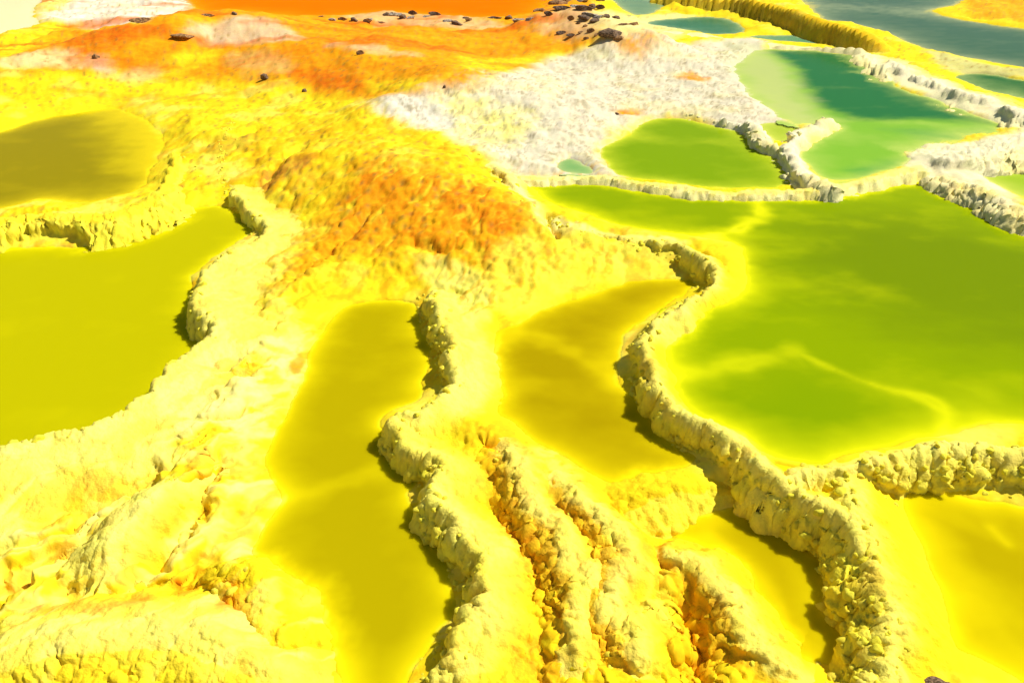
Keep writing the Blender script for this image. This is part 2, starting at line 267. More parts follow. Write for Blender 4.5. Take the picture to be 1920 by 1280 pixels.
# pigment areas: outline in the photograph, colour, feather m, strength, how much noise breaks it up
areas = [
 ([(690,190),(760,170),(830,150),(920,150),(1000,120),(1100,90),(1200,66),(1400,72),(1440,92),(1420,130),(1430,190),(1480,235),(1440,262),(1300,225),(1220,226),(1125,285),(1160,330),(960,334),(920,292),(860,262),(780,240),(720,210)], (.66,.60,.41), .22, 1.0, .10),
 ([(700,195),(830,152),(870,190),(920,262),(960,325),(915,290),(840,255),(740,222)], (.80,.75,.58), .15, .8, .1),
 ([(820,168),(930,190),(1000,235),(900,285),(850,220)], YP, .35, .75, .5),
 ([(1350,84),(1440,100),(1490,140),(1520,190),(1500,230),(1430,195),(1370,140)], (.55,.56,.30), .3, .7, .3),
 ([(430,430),(500,415),(560,400),(560,470),(530,560),(590,640),(530,780),(490,880),(520,940),(450,1040),(380,1060),(250,1100),(150,1130),(-200,1150),(-200,900),(0,860),(200,800),(360,680),(390,600),(370,520)], YP, .10, .75, .8),
 ([(480,640),(560,640),(560,720),(500,790),(400,830),(300,800),(330,720),(400,640)], CR, .10, .6, .3),
 ([(420,250),(700,230),(960,335),(1035,470),(960,530),(700,520),(500,560),(560,420)], YO, .3, .6, .5),
 ([(680,310),(800,310),(940,360),(1010,450),(1000,490),(900,500),(760,480),(640,480),(540,530),(600,430)], OR, .30, 1.0, .35),
 ([(800,330),(900,350),(960,400),(980,450),(900,440),(830,390)], (.80,.24,.004), .16, .85, .35),
 ([(700,215),(800,250),(920,330),(880,330),(760,270)], YO, .25, .5, .6),
 ([(480,300),(600,300),(640,360),(560,380),(500,370)], YO, .2, .4, .6),
 ([(200,170),(520,170),(700,230),(640,260),(350,210)], YO, .4, .35, .8),
 ([(0,170),(70,165),(140,150),(240,165),(60,200)], YO, .3, .3, .6),
 ([(0,118),(130,45),(250,50),(350,20),(360,-60),(1050,-60),(1100,60),(1250,75),(1100,92),(1000,115),(900,150),(860,160),(720,180),(600,172),(480,155),(300,150),(200,132)], (.84,.345,.004), .35, 1.0, .08),
 ([(520,45),(700,50),(1060,60),(1110,75),(1050,95),(930,110),(760,100),(600,80)], OR, .3, .8, .4),
 ([(130,80),(270,62),(250,82),(180,104),(100,110)], DO, .2, .75, .4),
 ([(560,120),(640,140),(740,160),(660,176),(540,150)], DO, .2, .8, .35),
 ([(520,88),(620,95),(720,125),(640,135),(540,120)], OR, .25, .85, .3),
 ([(740,100),(840,128),(920,150),(860,162),(770,140)], OR, .2, .9, .2),
 ([(270,98),(340,86),(480,84),(360,102),(310,125)], DO, .18, .75, .3),
 ([(0,75),(60,60),(130,50),(60,90),(0,110)], Y_, .3, .8, .3),
 ([(300,112),(400,92),(425,104),(340,140),(290,142)], Y_, .2, .85, .3),
 ([(870,106),(1000,104),(990,119),(880,132)], Y_, .2, .8, .3),
 ([(700,145),(790,150),(760,172),(690,168)], Y_, .2, .9, .2),
 ([(330,64),(430,34),(520,46),(570,70),(480,84),(370,74)], (.70,.53,.29), .2, .9, .2),
 ([(600,80),(700,84),(790,104),(740,108),(640,92)], TAN, .14, .8, .2),
 ([(150,106),(195,104),(212,140),(180,136)], (.66,.46,.28), .15, .9, .2),
 ([(205,140),(290,125),(300,150),(230,155)], (.72,.48,.22), .2, .6, .3),
 ([(420,100),(520,100),(560,130),(470,140)], (.70,.46,.14), .2, .6, .4),
 ([(0,110),(100,98),(160,105),(140,125),(0,128)], (.80,.68,.30), .2, .8, .3),
 ([(640,30),(760,22),(1000,38),(1180,45),(1230,70),(1050,75),(980,42),(850,52),(700,48)], TAN, .3, .75, .4),
 ([(1120,20),(1200,30),(1300,28),(1290,60),(1190,62),(1130,40)], (.80,.74,.30), .3, .8, .3),
 ([(60,-60),(350,-60),(352,12),(270,38),(150,46),(90,42),(75,20)], (.82,.78,.60), .3, .95, .25),
 ([(60,20),(110,18),(140,-10),(90,-40),(60,-10)], (.84,.66,.05), .3, .8, .3),
 ([(1155,212),(1175,206),(1205,208),(1212,215),(1190,219),(1162,218)], OR, .08, 1.0, .1),
 ([(1270,147),(1295,138),(1325,146),(1330,153),(1300,155)], OR, .08, 1.0, .2),
 ([(1740,96),(1800,110),(1920,132),(2100,165),(2100,178),(1920,148),(1790,140),(1750,115)], (.52,.52,.20), .15, .85, .2),
 ([(1600,100),(1700,140),(1840,190),(1960,235),(1960,255),(1840,225),(1700,170),(1650,140)], WH, .15, .9, .2),
 ([(1740,25),(1800,5),(1850,-60),(2200,-60),(2200,80),(1930,60),(1840,48)], Y_, .2, 1.0, .2),
 ([(1800,15),(1850,-20),(2100,-20),(2100,50),(1920,40),(1850,36)], OR, .3, .8, .5),
 ([(1700,300),(1840,285),(1960,250),(2100,230),(2100,260),(1960,285),(1860,310),(1920,390),(1900,395),(1780,340),(1700,320)], WH, .12, .9, .2),
 ([(1470,270),(1510,240),(1545,232),(1510,265),(1505,310),(1545,345),(1500,345),(1470,310)], WH, .1, .9, .2),
 ([(960,335),(1000,380),(1060,420),(1200,440),(1290,460),(1200,455),(1060,440),(1000,400)], CR, .06, .8, .3),
 ([(970,430),(1250,460),(1260,510),(1080,545),(960,590),(920,540)], (.88,.74,.06), .1, .7, .4),
 ([(780,480),(870,500),(920,560),(900,620),(920,740),(860,790),(830,760),(880,640),(820,560)], YP, .08, .8, .4),
 ([(900,820),(950,800),(1000,860),(985,890),(920,870)], OB, .05, .95, .3),
 ([(890,905),(970,915),(1040,1030),(1060,1110),(990,1105),(940,1000)], OB, .04, .9, .25),
 ([(940,960),(1000,1010),(1045,1090),(1000,1080)], (.70,.34,.006), .04, .8, .4),
 ([(1120,1060),(1200,1080),(1190,1160),(1130,1250),(1090,1240),(1110,1150)], OB, .04, .95, .3),
 ([(1265,1125),(1360,1140),(1365,1240),(1290,1260)], OB, .04, .95, .3),
 ([(1195,1030),(1245,1035),(1245,1075),(1190,1065)], OB, .03, .95, .25),
 ([(1068,960),(1112,980),(1105,1035),(1070,1005)], OR, .03, .8, .3),
 ([(360,870),(405,850),(380,940),(310,1030),(235,1115),(220,1095),(280,1020)], OB, .035, 1.0, .3),
 ([(60,1150),(150,1135),(285,1125),(280,1160),(150,1172)], OR, .04, .75, .3),
 ([(330,1085),(385,1060),(365,1125),(325,1130)], OR, .03, .7, .4),
 ([(405,1165),(450,1100),(475,1150),(440,1195)], DO, .03, .75, .4),
 ([(85,980),(160,910),(155,990),(100,1030)], YO, .05, .7, .4),
 ([(250,810),(300,800),(290,850),(260,850)], YO, .05, .6, .4),
 ([(545,680),(580,660),(565,700),(545,705)], OR, .025, .8, .3),
 ([(488,325),(590,290),(575,315),(500,362)], (.62,.28,.02), .06, .85, .4),
 ([(380,262),(485,256),(470,272),(400,290)], (.60,.42,.02), .06, .85, .3),
]

# relief kinds over the ground: outline, (knob size, knob height), weight is soft
knob_areas = [
 ([(690,190),(830,150),(1100,90),(1200,66),(1440,92),(1430,190),(1480,235),(1440,262),(1220,226),(1125,285),(1160,330),(960,334),(860,262),(720,210)], .055, .026),
]

# ------------------------------------------------------------------ evaluate the fields on a coarse lattice, then refine
NVc, NUc = 330, 480
Xc, Yc = lattice(NVc, NUc)
def sample(F, X, Y):
    fv, fu = lat_index(X, Y, F.shape)
    fv = np.clip(fv, 0, F.shape[0]-1.001); fu = np.clip(fu, 0, F.shape[1]-1.001)
    i = fv.astype(int); j = fu.astype(int); a = fv-i; b = fu-j
    return (F[i, j]*(1-a)+F[i+1, j]*a)*(1-b)+(F[i, j+1]*(1-a)+F[i+1, j+1]*a)*b

SD = np.stack([poly_sdf(Xc, Yc, p['P']) for p in pools])
BAR = {}
for pn, l, w, s in bars:
    z = [p['z'] for p in pools if p['n'] == pn][0]
    d, _, _, _ = line_field(Xc, Yc, catmull([at(a, b, z) for a, b in l], False, 3))
    BAR.setdefault(pn, []).append((d/w, s))
HILL = np.zeros_like(Xc)
for l, h, w in hills:
    d, _, _, _ = line_field(Xc, Yc, l); HILL += h*np.exp(-(d/w)**2)
GUL = [line_field(Xc, Yc, l)[0]/w for l, h, w in gullies]

NV, NU = 760, 1080
X, Y = lattice(NV, NU)
slant = np.hypot(Y, HC)
# wavering shorelines
wav = (fbm(X*2.2, Y*2.2, 3, 5)*.07 + fbm(X*9, Y*9, 3, 6)*.030)*np.clip(Y/5, .45, 1.8)
SDf = np.stack([sample(S, X, Y) for S in SD]) + wav[None]*.8
dmin = SDf.min(0); imin = SDf.argmin(0)
w_ = 1/np.maximum(SDf, .01)**3
Z_ = np.array([p['z'] for p in pools])
LEV = (w_*Z_[:, None, None]).sum(0)/w_.sum(0)
H = LEV.copy()
out = np.clip(dmin, 0, None)
ramp = smooth(0, .35, out)
farw = np.clip(Y/9, .6, 2.0)
H += .045*(1-np.exp(-out/.10)) + sample(HILL, X, Y)*smooth(0, .5, out)
H += ramp*(fbm(X*1.3, Y*1.3, 4, 11)*.06*farw + fbm(X*4.5, Y*4.5, 4, 12)*.035)
for (l, h, w), G in zip(gullies, GUL):
    g = sample(G, X, Y) + fbm(X*14, Y*14, 3, 31)*.9
    H -= h*np.exp(-np.clip(g, 0, None)**2)*smooth(0, .05, out)
inside = dmin < 0
deepf = np.zeros_like(H)
for k, p in enumerate(pools):
    s = SDf[k]; m = s < 0
    dep = p['D']*(1-np.exp(s/p['k']))
    sh = np.zeros_like(H)
    for d, st in BAR.get(p['n'], []):
        dd = sample(d, X, Y) + fbm(X*3.5, Y*3.5, 3, 41+k)*1.0
        sh = np.maximum(sh, st*np.exp(-dd*dd))
    dep = dep*(1-sh)
    H = np.where(m, p['z']-dep-.004, H)

# where a line of sight of the photograph meets the ground
YS = HC/np.tan(np.linspace(V_A, V_B, 900))
def at_ground(px, py, F):
    dx = (px-960.0)/FPX; dy = (640.0-py)/FPX
    fy, fz = CP+dy*SP, -SP+dy*CP
    t = YS/fy; xs = dx*t; zs = HC+fz*t
    k = np.argmax(zs <= sample(F, xs, YS)) if fz < 0 else 0
    if k == 0: k = 899 if py < 0 else 0
    if py > 1250 and k == 0: return at(px, py, .1)
    return (float(xs[k]), float(YS[k]))
areas = [(catmull([at_ground(a, b, H) for a, b in o], True, 2), c, f, s, n) for o, c, f, s, n in areas]
knob_areas = [(catmull([at_ground(a, b, H) for a, b in o], True, 2), s, h) for o, s, h in knob_areas]
AREA = [poly_sdf(Xc, Yc, a[0]) for a in areas]
KNOB = [poly_sdf(Xc, Yc, a[0]) for a in knob_areas]

# knobbly relief, pushed out along the surface normal
def normals(X, Y, H):
    dHu = np.gradient(H, axis=1); dXu = np.gradient(X, axis=1)
    Hx = dHu/dXu
    dHv = np.gradient(H, axis=0); dYv = np.gradient(Y, axis=0); dXv = np.gradient(X, axis=0)
    Hy = (dHv-Hx*dXv)/dYv
    n = np.stack([-Hx, -Hy, np.ones_like(H)], -1)
    n[..., :2] = np.clip(n[..., :2], -2.5, 2.5)
    return n/np.linalg.norm(n, axis=-1, keepdims=True)

wx = X+fbm(X*7, Y*7, 3, 51)*.05; wy = Y+fbm(X*7, Y*7, 3, 52)*.05
kn_small = dome(wx, wy, .030, 61); kn_mid = dome(wx, wy, .062, 62); kn_big = dome(wx, wy, .14, 63)
grain = fbm(X*28, Y*28, 3, 64)
pits, _ = worley(wx/.11, wy/.11, 65); pit = -np.exp(-(pits/.22)**2)
p2_, p2i = worley(wx/.15, wy/.17, 145); pit2 = -np.exp(-(p2_/.20)**2)*(p2i > .35)
patch = fbm(X*1.7, Y*1.7, 3, 66)
nearw = 1-smooth(4.5, 9, slant)
# flecks of the hill in the middle, drawn out along its slope
hx, hy = np.array(at(720, 400, .2))-np.array(at(560, 530, .15)); hl = math.hypot(hx, hy); hx /= hl; hy /= hl
hs_u = X*hx+Y*hy; hs_v = -X*hy+Y*hx
hstreak = fbm(hs_u*2.6+fbm(X*2, Y*2, 2, 151)*.6, hs_v*9+fbm(X*3, Y*3, 2, 152)*1.2, 4, 153)
# streaks of the slope at the lower left (they run down towards the lower left)
ca, sa = math.cos(math.radians(48)), math.sin(math.radians(48))
st_u = X*ca+Y*sa; st_v = -X*sa+Y*ca
streak = fbm(st_u*2.2+fbm(X*3, Y*3, 2, 71)*.5, st_v*8+fbm(X*4, Y*4, 3, 72)*1.4, 4, 73)
leftlow = smooth(-.2, -.6, X/(W0+W1*Y)*2.2-.1+.25*(Y-2.4))*nearw
bump = ramp*(1-smooth(4.5, 8, Y))*((.006+.010*smooth(-.1, .5, patch))*kn_mid + .004*kn_small + .006*grain + .016*pit*smooth(-.2, .4, fbm(X*2.5, Y*2.5, 2, 67)))
bump += ramp*smooth(2.4, 5, Y)*(.009*kn_big*smooth(-.3, .3, patch)+.003*kn_mid+.012*fbm(X*5, Y*5, 3, 68)+.016*hstreak+.016*pit2)*(1-smooth(7.5, 12, Y)*.9)
bump += ramp*nearw*(leftlow*.13*(streak-.6*np.abs(streak)) + .009*(1-np.abs(fbm(X*7, Y*7, 4, 69))*3))
FLOW = smooth(.1, -.1, sample(poly_sdf(Xc, Yc, [at(a, b, .12) for a, b in [(880,780),(1000,790),(1150,900),(1330,990),(1420,1100),(1580,1290),(1000,1320),(870,1150),(900,980)]]), X, Y))
bump += ramp*FLOW*(.010*kn_small+.018*kn_mid+.010*kn_big+.034*fbm(X*7, Y*7, 3, 146))
far_rel = smooth(9, 14, Y)*ramp*(fbm(X*.9, Y*.7, 3, 74)*.10)
knobw = np.zeros_like(H)
for (o, s, h), F in zip(knob_areas, KNOB):
    w = smooth(.15, -.25, sample(F, X, Y)+wav)*smooth(.0, .12, out)
    knobw = np.maximum(knobw, w)
    f1, i1 = worley(wx/s, wy/(s*1.25), 75)
    b2 = np.sqrt(np.clip(1-(f1/.72)**2, 0, 1))*(.3+.7*i1)
    bump = bump*(1-w)+w*(h*b2*(.55+.6*fbm(X*1.3, Y*1.3, 2, 76))+.02*fbm(X*6, Y*6, 3, 77))
bump = np.where(inside, .0, bump)
H += far_rel
UU = np.abs(X/(W0+W1*Y)); edge = smooth(.93, 1.04, UU)
H = H*(1-edge)+.18*edge; bump = bump*(1-edge)

# ------------------------------------------------------------------ pigment of the ground
FIRST_STAIN = [k for k, a in enumerate(areas) if a[2] == .035][0]
def mixc(C, c, w): return C*(1-w[..., None])+np.asarray(c)*w[..., None]
C = np.zeros(X.shape+(3,)); C[:] = Y_
n1 = fbm(X*1.5, Y*1.5, 5, 81); n2 = fbm(X*5, Y*5, 5, 82); n3 = fbm(X*2.8, Y*2.8, 5, 83); n4 = fbm(X*16, Y*16, 4, 84)
C = mixc(C, YP, smooth(.02, .35, n1)*.55)
C = mixc(C, YO, smooth(.10, .50, n2)*.30)
for k, ((o, c, f, s, nz), F) in enumerate(zip(areas, AREA)):
    d = sample(F, X, Y)+wav*1.2+f*nz*1.6*(n3+.6*n4+.5*n2)
    w = smooth(f*.7, -f*.7, d)*s
    w = w*(1-nz*.75*smooth(-.02, .28, fbm(X*4.2+k*3.1, Y*4.2, 4, 90+k % 7)))
    C = mixc(C, c, w)
C = mixc(C, Y_, leftlow*.95*smooth(-.08, .20, n2+.35*n1+.25*streak))
C = mixc(C, CR, leftlow*.5*smooth(.05, .35, streak))
C = mixc(C, OB, leftlow*.7*smooth(.07, .30, -streak+.3*n2-.1*n1))  # creases: orange pigment, with their shade put into the colour
for k, ((o, c, f, s, nz), F) in enumerate(zip(areas, AREA)):
    if k < FIRST_STAIN: continue
    d = sample(F, X, Y)+wav*.8+f*nz*1.6*(n3+.6*n4+.5*n2)
    C = mixc(C, c, smooth(f*.8, -f*.8, d)*s*.75)
C = mixc(C, OB, FLOW*.85*smooth(-.22, .18, n4*.7+n2*.7))
C = mixc(C, (.70,.34,.006), FLOW*.55*smooth(.12, .42, fbm(X*24, Y*24, 3, 147)+.5*n2))
hillw = smooth(3.0, 4.2, Y)*(1-smooth(8, 10, Y))*(1-knobw)*smooth(.35, .1, X/(W0+W1*Y))
C = mixc(C, (.80,.42,.006), hillw*.65*smooth(.05, .32, hstreak+.25*n4))
C = mixc(C, (.88,.76,.03), hillw*.5*smooth(.05, .35, -hstreak))
band = fbm(X*.30+fbm(X*.5, Y*.5, 2, 149), Y*1.5, 4, 148)
C = mixc(C, DO, smooth(9, 12, Y)*(1-knobw)*.9*smooth(.02, .40, band)*smooth(.02, -.02, X/(W0+W1*Y)-.06))
C = mixc(C, (.86,.52,.01), smooth(9, 12, Y)*(1-knobw)*.35*smooth(.05, .42, -band)*smooth(.02, -.02, X/(W0+W1*Y)-.06))
hot = smooth(10, 15, Y)*(1-knobw)
stain = smooth(.05, .5, fbm(X*.9, Y*2.2, 5, 120))
C = C*(1-(stain*hot*.25)[..., None]*np.array([.15, .55, .5]))
# little dark specks on the slopes
sp, spi = worley(X/.10, Y/.15, 121)
C = mixc(C, (.34,.20,.03), np.exp(-(sp/.22)**2)*(spi > .6)*smooth(3.5, 6, Y)*ramp*(1-knobw)*.75)
curl = np.abs(fbm(X*7+fbm(X*5, Y*3.5, 2, 161)*1.2, Y*4.5+fbm(X*5, Y*3.5, 2, 162)*1.2, 3, 163))
C = mixc(C, (.26,.20,.10), knobw*smooth(.07, .0, curl)*.7*smooth(-.5, .1, n1+.3*n2))  # brown curls paint the shaded gaps in the salt crust
spw, spwi = worley(X/.07, Y/.11, 122)
C = mixc(C, (.34,.26,.13), knobw*np.exp(-(spw/.32)**2)*(spwi > .35)*.75*smooth(-.45, .25, n1))  # dark dots, more of the painted gap shade
C = mixc(C, (.78,.72,.48), knobw*smooth(.05, .4, n2)*.6)
C = mixc(C, (.80,.70,.30), knobw*smooth(.0, .4, n1)*.45)
inC = np.clip(C, 0, 1)

# ------------------------------------------------------------------ ridge surfaces on the same lattice
Hb = H+bump*.95
RS = []
for r in ridges:
    P = r['P']; rough_ = r['bump']; x0, y0 = P[:, :2].min(0)-1.2; x1, y1 = P[:, :2].max(0)+1.2
    box = (X > x0) & (X < x1) & (Y > y0) & (Y < y1)
    bi = np.where(box.any(1))[0]; bj = np.where(box.any(0))[0]
    sl = (slice(bi[0], bi[-1]+1), slice(bj[0], bj[-1]+1))
    xs, ys = X[sl], Y[sl]
    sc_ = max(1.0, float(np.median(P[:, 1]))/5.0)
    jx = fbm(xs*8/sc_, ys*8/sc_, 3, 131)*.042*sc_; jy = fbm(xs*8/sc_, ys*8/sc_, 3, 132)*.042*sc_
    jx = jx+fbm(xs*2.6/sc_, ys*2.6/sc_, 2, 137)*.07*sc_; jy = jy+fbm(xs*2.6/sc_, ys*2.6/sc_, 2, 138)*.07*sc_
    jx = jx+fbm(xs*22, ys*22, 2, 139)*.016; jy = jy+fbm(xs*22, ys*22, 2, 140)*.016; jx = jx*r.get('jit', 1); jy = jy*r.get('jit', 1)
    d, sd, (zc,), al = line_field(xs+jx, ys+jy, P)
    t = np.where(sd < 0, -sd/r['wA'], sd/r['wB'])
    pA, pB = r.get('pA', 1.3), 1.6
    prof = np.where(sd < 0, t**pA, t**pB)
    endf = np.minimum(al, al.max()-al)
    hz = zc - np.where(sd < 0, r['D'], r.get('DB', r['D']*.6))*prof + fbm(xs*3.2/sc_, ys*3.2/sc_, 3, 133)*.035*min(sc_, 2)
    bs = .052*sc_; g_ = Hb[sl]
    if r.get('tap', 1): hz = hz-.14*smooth(.35*sc_, 0, endf)**1.5
    kb = r['bump']*(dome(wx[sl], wy[sl], bs, 134)*.9+dome(wx[sl], wy[sl], bs*.48, 135)*.75+dome(wx[sl], wy[sl], bs*.25, 144)*.45+dome(wx[sl], wy[sl], bs*1.9, 143)*.8*(sd < .02)*r.get('lump', 1)) + r['bump']*.5*fbm(xs*22/sc_, ys*22/sc_, 3, 136)
    kb *= np.where(sd < 0, .75+.35*smooth(0, .5, t), .35+.40*np.exp(-(sd/(.05*sc_))**2))*smooth(0, .03, hz-g_)
    hz = np.maximum(hz, g_)+np.clip(.06-np.abs(hz-g_), 0, None)**2/(.24)-.003
    RS.append(dict(sl=sl, h=hz, sd=sd, bump=kb, t=t, end=endf))
HT = H.copy()
for q in RS: HT[q['sl']] = np.maximum(HT[q['sl']], q['h']+q['bump']*.6)

# ------------------------------------------------------------------ materials
def salt_material(name, rough=.85, bump_scale=120., bump_str=.18, var=.10):
    m = bpy.data.materials.new(name); m.use_nodes = True
    nt = m.node_tree; b = nt.nodes['Principled BSDF']
    a = nt.nodes.new('ShaderNodeAttribute'); a.attribute_name = 'pigment'
    tc = nt.nodes.new('ShaderNodeTexCoord')
    n = nt.nodes.new('ShaderNodeTexNoise'); n.inputs['Scale'].default_value = 38; n.inputs['Detail'].default_value = 6
    nt.links.new(tc.outputs['Object'], n.inputs['Vector'])
    hs = nt.nodes.new('ShaderNodeHueSaturation')
    mp = nt.nodes.new('ShaderNodeMapRange'); mp.inputs['From Min'].default_value = .3; mp.inputs['From Max'].default_value = .7
    mp.inputs['To Min'].default_value = 1-var; mp.inputs['To Max'].default_value = 1+var*.6
    nt.links.new(n.outputs['Fac'], mp.inputs['Value']); nt.links.new(mp.outputs['Result'], hs.inputs['Value'])
    mp2 = nt.nodes.new('ShaderNodeMapRange'); mp2.inputs['From Min'].default_value = .3; mp2.inputs['From Max'].default_value = .7
    mp2.inputs['To Min'].default_value = .487; mp2.inputs['To Max'].default_value = .508
    n2 = nt.nodes.new('ShaderNodeTexNoise'); n2.inputs['Scale'].default_value = 11; n2.inputs['Detail'].default_value = 5
    nt.links.new(tc.outputs['Object'], n2.inputs['Vector'])
    nt.links.new(n2.outputs['Fac'], mp2.inputs['Value']); nt.links.new(mp2.outputs['Result'], hs.inputs['Hue'])
    nt.links.new(a.outputs['Color'], hs.inputs['Color']); nt.links.new(hs.outputs['Color'], b.inputs['Base Color'])
    n3 = nt.nodes.new('ShaderNodeTexNoise'); n3.inputs['Scale'].default_value = bump_scale; n3.inputs['Detail'].default_value = 4
    nt.links.new(tc.outputs['Object'], n3.inputs['Vector'])
    bp = nt.nodes.new('ShaderNodeBump'); bp.inputs['Strength'].default_value = bump_str; bp.inputs['Distance'].default_value = .01
    nt.links.new(n3.outputs['Fac'], bp.inputs['Height']); nt.links.new(bp.outputs['Normal'], b.inputs['Normal'])
    b.inputs['Roughness'].default_value = rough; b.inputs['Specular IOR Level'].default_value = .06
    return m
M_GROUND = salt_material('sulphur_ground'); M_RIDGE = salt_material('salt_crust', bump_scale=95, bump_str=.5)

def water_material():
    m = bpy.data.materials.new('acid_water'); m.use_nodes = True
    nt = m.node_tree; b = nt.nodes['Principled BSDF']; o = nt.nodes['Material Output']
    a = nt.nodes.new('ShaderNodeAttribute'); a.attribute_name = 'pigment'
    nt.links.new(a.outputs['Color'], b.inputs['Base Color'])
    m.node_tree.nodes['Principled BSDF'].subsurface_method = 'BURLEY'; b.inputs['Subsurface Weight'].default_value = .9
    b.inputs['Subsurface Radius'].default_value = (1.0, .9, .5); b.inputs['Subsurface Scale'].default_value = .05
    b.inputs['Roughness'].default_value = .12; b.inputs['IOR'].default_value = 1.03; b.inputs['Specular IOR Level'].default_value = .5
    tc = nt.nodes.new('ShaderNodeTexCoord'); n = nt.nodes.new('ShaderNodeTexNoise'); n.inputs['Scale'].default_value = 9; n.inputs['Detail'].default_value = 3
    nt.links.new(tc.outputs['Object'], n.inputs['Vector'])
    bp = nt.nodes.new('ShaderNodeBump'); bp.inputs['Strength'].default_value = .06; bp.inputs['Distance'].default_value = .02
    nt.links.new(n.outputs['Fac'], bp.inputs['Height']); nt.links.new(bp.outputs['Normal'], b.inputs['Normal'])
    return m
M_WATER = water_material()
M_MUD = water_material(); M_MUD.name = 'orange_mud'
M_MUD.node_tree.nodes['Principled BSDF'].inputs['Specular IOR Level'].default_value = .05; M_MUD.node_tree.nodes['Principled BSDF'].inputs['Roughness'].default_value = .5

def grid_object(name, Px, Py, Pz, mask_faces, colors, mat, extra=None, parent=None):
    """one mesh from the chosen faces of a lattice"""
    nv, nu = Px.shape
    idx = np.arange(nv*nu).reshape(nv, nu)
    q = np.stack([idx[:-1, :-1], idx[:-1, 1:], idx[1:, 1:], idx[1:, :-1]], -1)[mask_faces]
    used, inv = np.unique(q.ravel(), return_inverse=True)
    q = inv.reshape(-1, 4)
    co = np.stack([Px.ravel()[used], Py.ravel()[used], Pz.ravel()[used]], -1).astype(np.float32)
    me = bpy.data.meshes.new(name)
    me.vertices.add(len(co)); me.vertices.foreach_set('co', co.ravel())
    me.loops.add(q.size); me.loops.foreach_set('vertex_index', q.ravel().astype(np.int32))
    me.polygons.add(len(q)); me.polygons.foreach_set('loop_start', np.arange(0, q.size, 4, dtype=np.int32))
    me.polygons.foreach_set('loop_total', np.full(len(q), 4, np.int32))
    me.polygons.foreach_set('use_smooth', np.ones(len(q), bool))
    me.update(); me.validate()
    ca_ = me.attributes.new('pigment', 'FLOAT_COLOR', 'POINT')
    cc = np.concatenate([colors.reshape(-1, 3)[used], np.ones((len(used), 1))], 1).astype(np.float32)
    ca_.data.foreach_set('color', cc.ravel())
    if extra is not None:
        ea = me.attributes.new('clarity', 'FLOAT', 'POINT'); ea.data.foreach_set('value', extra.ravel()[used].astype(np.float32))
    me.materials.append(mat)
    o = bpy.data.objects.new(name, me); COL.objects.link(o)
    if parent: o.parent = parent
    return o

# ------------------------------------------------------------------ ground
Nn = normals(X, Y, H)
GX = X+Nn[..., 0]*bump; GY = Y+Nn[..., 1]*bump; GZ = H+Nn[..., 2]*bump
# keep the skin of the shore and pool floor where it is; the outer edge of the lattice runs on to the far plain
g = grid_object('ground', GX, GY, GZ, np.ones((NV-1, NU-1), bool), inC, M_GROUND)
g['kind'] = 'structure'; g['label'] = 'yellow and orange sulphur ground with a white salt flat'
# the plain all round, seen only past the frame: it reaches the horizon
pv = [];
bm = bmesh.new()
ring = [(-U_M*(W0+W1*YMAX), YMAX), (U_M*(W0+W1*YMAX), YMAX), (U_M*(W0+W1*YMIN), YMIN), (-U_M*(W0+W1*YMIN), YMIN)]
outer = [(-1500, 2000), (1500, 2000), (1500, -600), (-1500, -600)]
iv = [bm.verts.new((x, y, .18)) for x, y in ring]; ov = [bm.verts.new((x, y, .18)) for x, y in outer]
for k in range(4): bm.faces.new((iv[k], ov[k], ov[(k+1) % 4], iv[(k+1) % 4])).normal_flip()
bm.normal_update()
me = bpy.data.meshes.new('plain'); bm.to_mesh(me); bm.free()
at_ = me.attributes.new('pigment', 'FLOAT_COLOR', 'POINT'); at_.data.foreach_set('color', np.tile([.70,.56,.20,1.], 8).astype(np.float32))
me.materials.append(M_GROUND); pl = bpy.data.objects.new('plain', me); COL.objects.link(pl); pl['kind'] = 'structure'; pl['label'] = 'yellowish plain reaching the horizon'

# ------------------------------------------------------------------ water
cloud = fbm(X*1.1, Y*2.0, 5, 141); cloud2 = fbm(X*3.2, Y*4.5, 4, 142)
for k, p in enumerate(pools):
    s = SDf[k]
    depth = p['z']-HT
    inm = (s < .10) & (UU < 1.03)
    f = inm[:-1, :-1] | inm[1:, :-1] | inm[:-1, 1:] | inm[1:, 1:]
    kd = p['D']*.36
    mixw = np.exp(-np.clip(depth, 0, None)/kd)
    mixw = np.clip(mixw-.10+.17*cloud+.10*cloud2, 0, 1)
    dc = np.broadcast_to(np.array(p['deep']), X.shape+(3,))
    for o_, c_, f_ in p.get('tint', []):
        td = sample(poly_sdf(Xc, Yc, [at(a, b, p['z']) for a, b in o_]), X, Y)+f_*.9*cloud+f_*.5*cloud2
        dc = mixc(dc, c_, smooth(f_, -f_, td))
    wc = mixc(dc, p['shal'], mixw)
    wc = mixc(wc, inC*.5+.5*np.array(p['shal']), np.clip(1-depth/(.12*p['D']), 0, 1))
    if not f.any(): continue
    o = grid_object('pool', X, Y, np.full_like(X, p['z']), f, wc, M_MUD if p['n'] == 'p17' else M_WATER)
    o['kind'] = 'structure'; o['label'] = p['label']

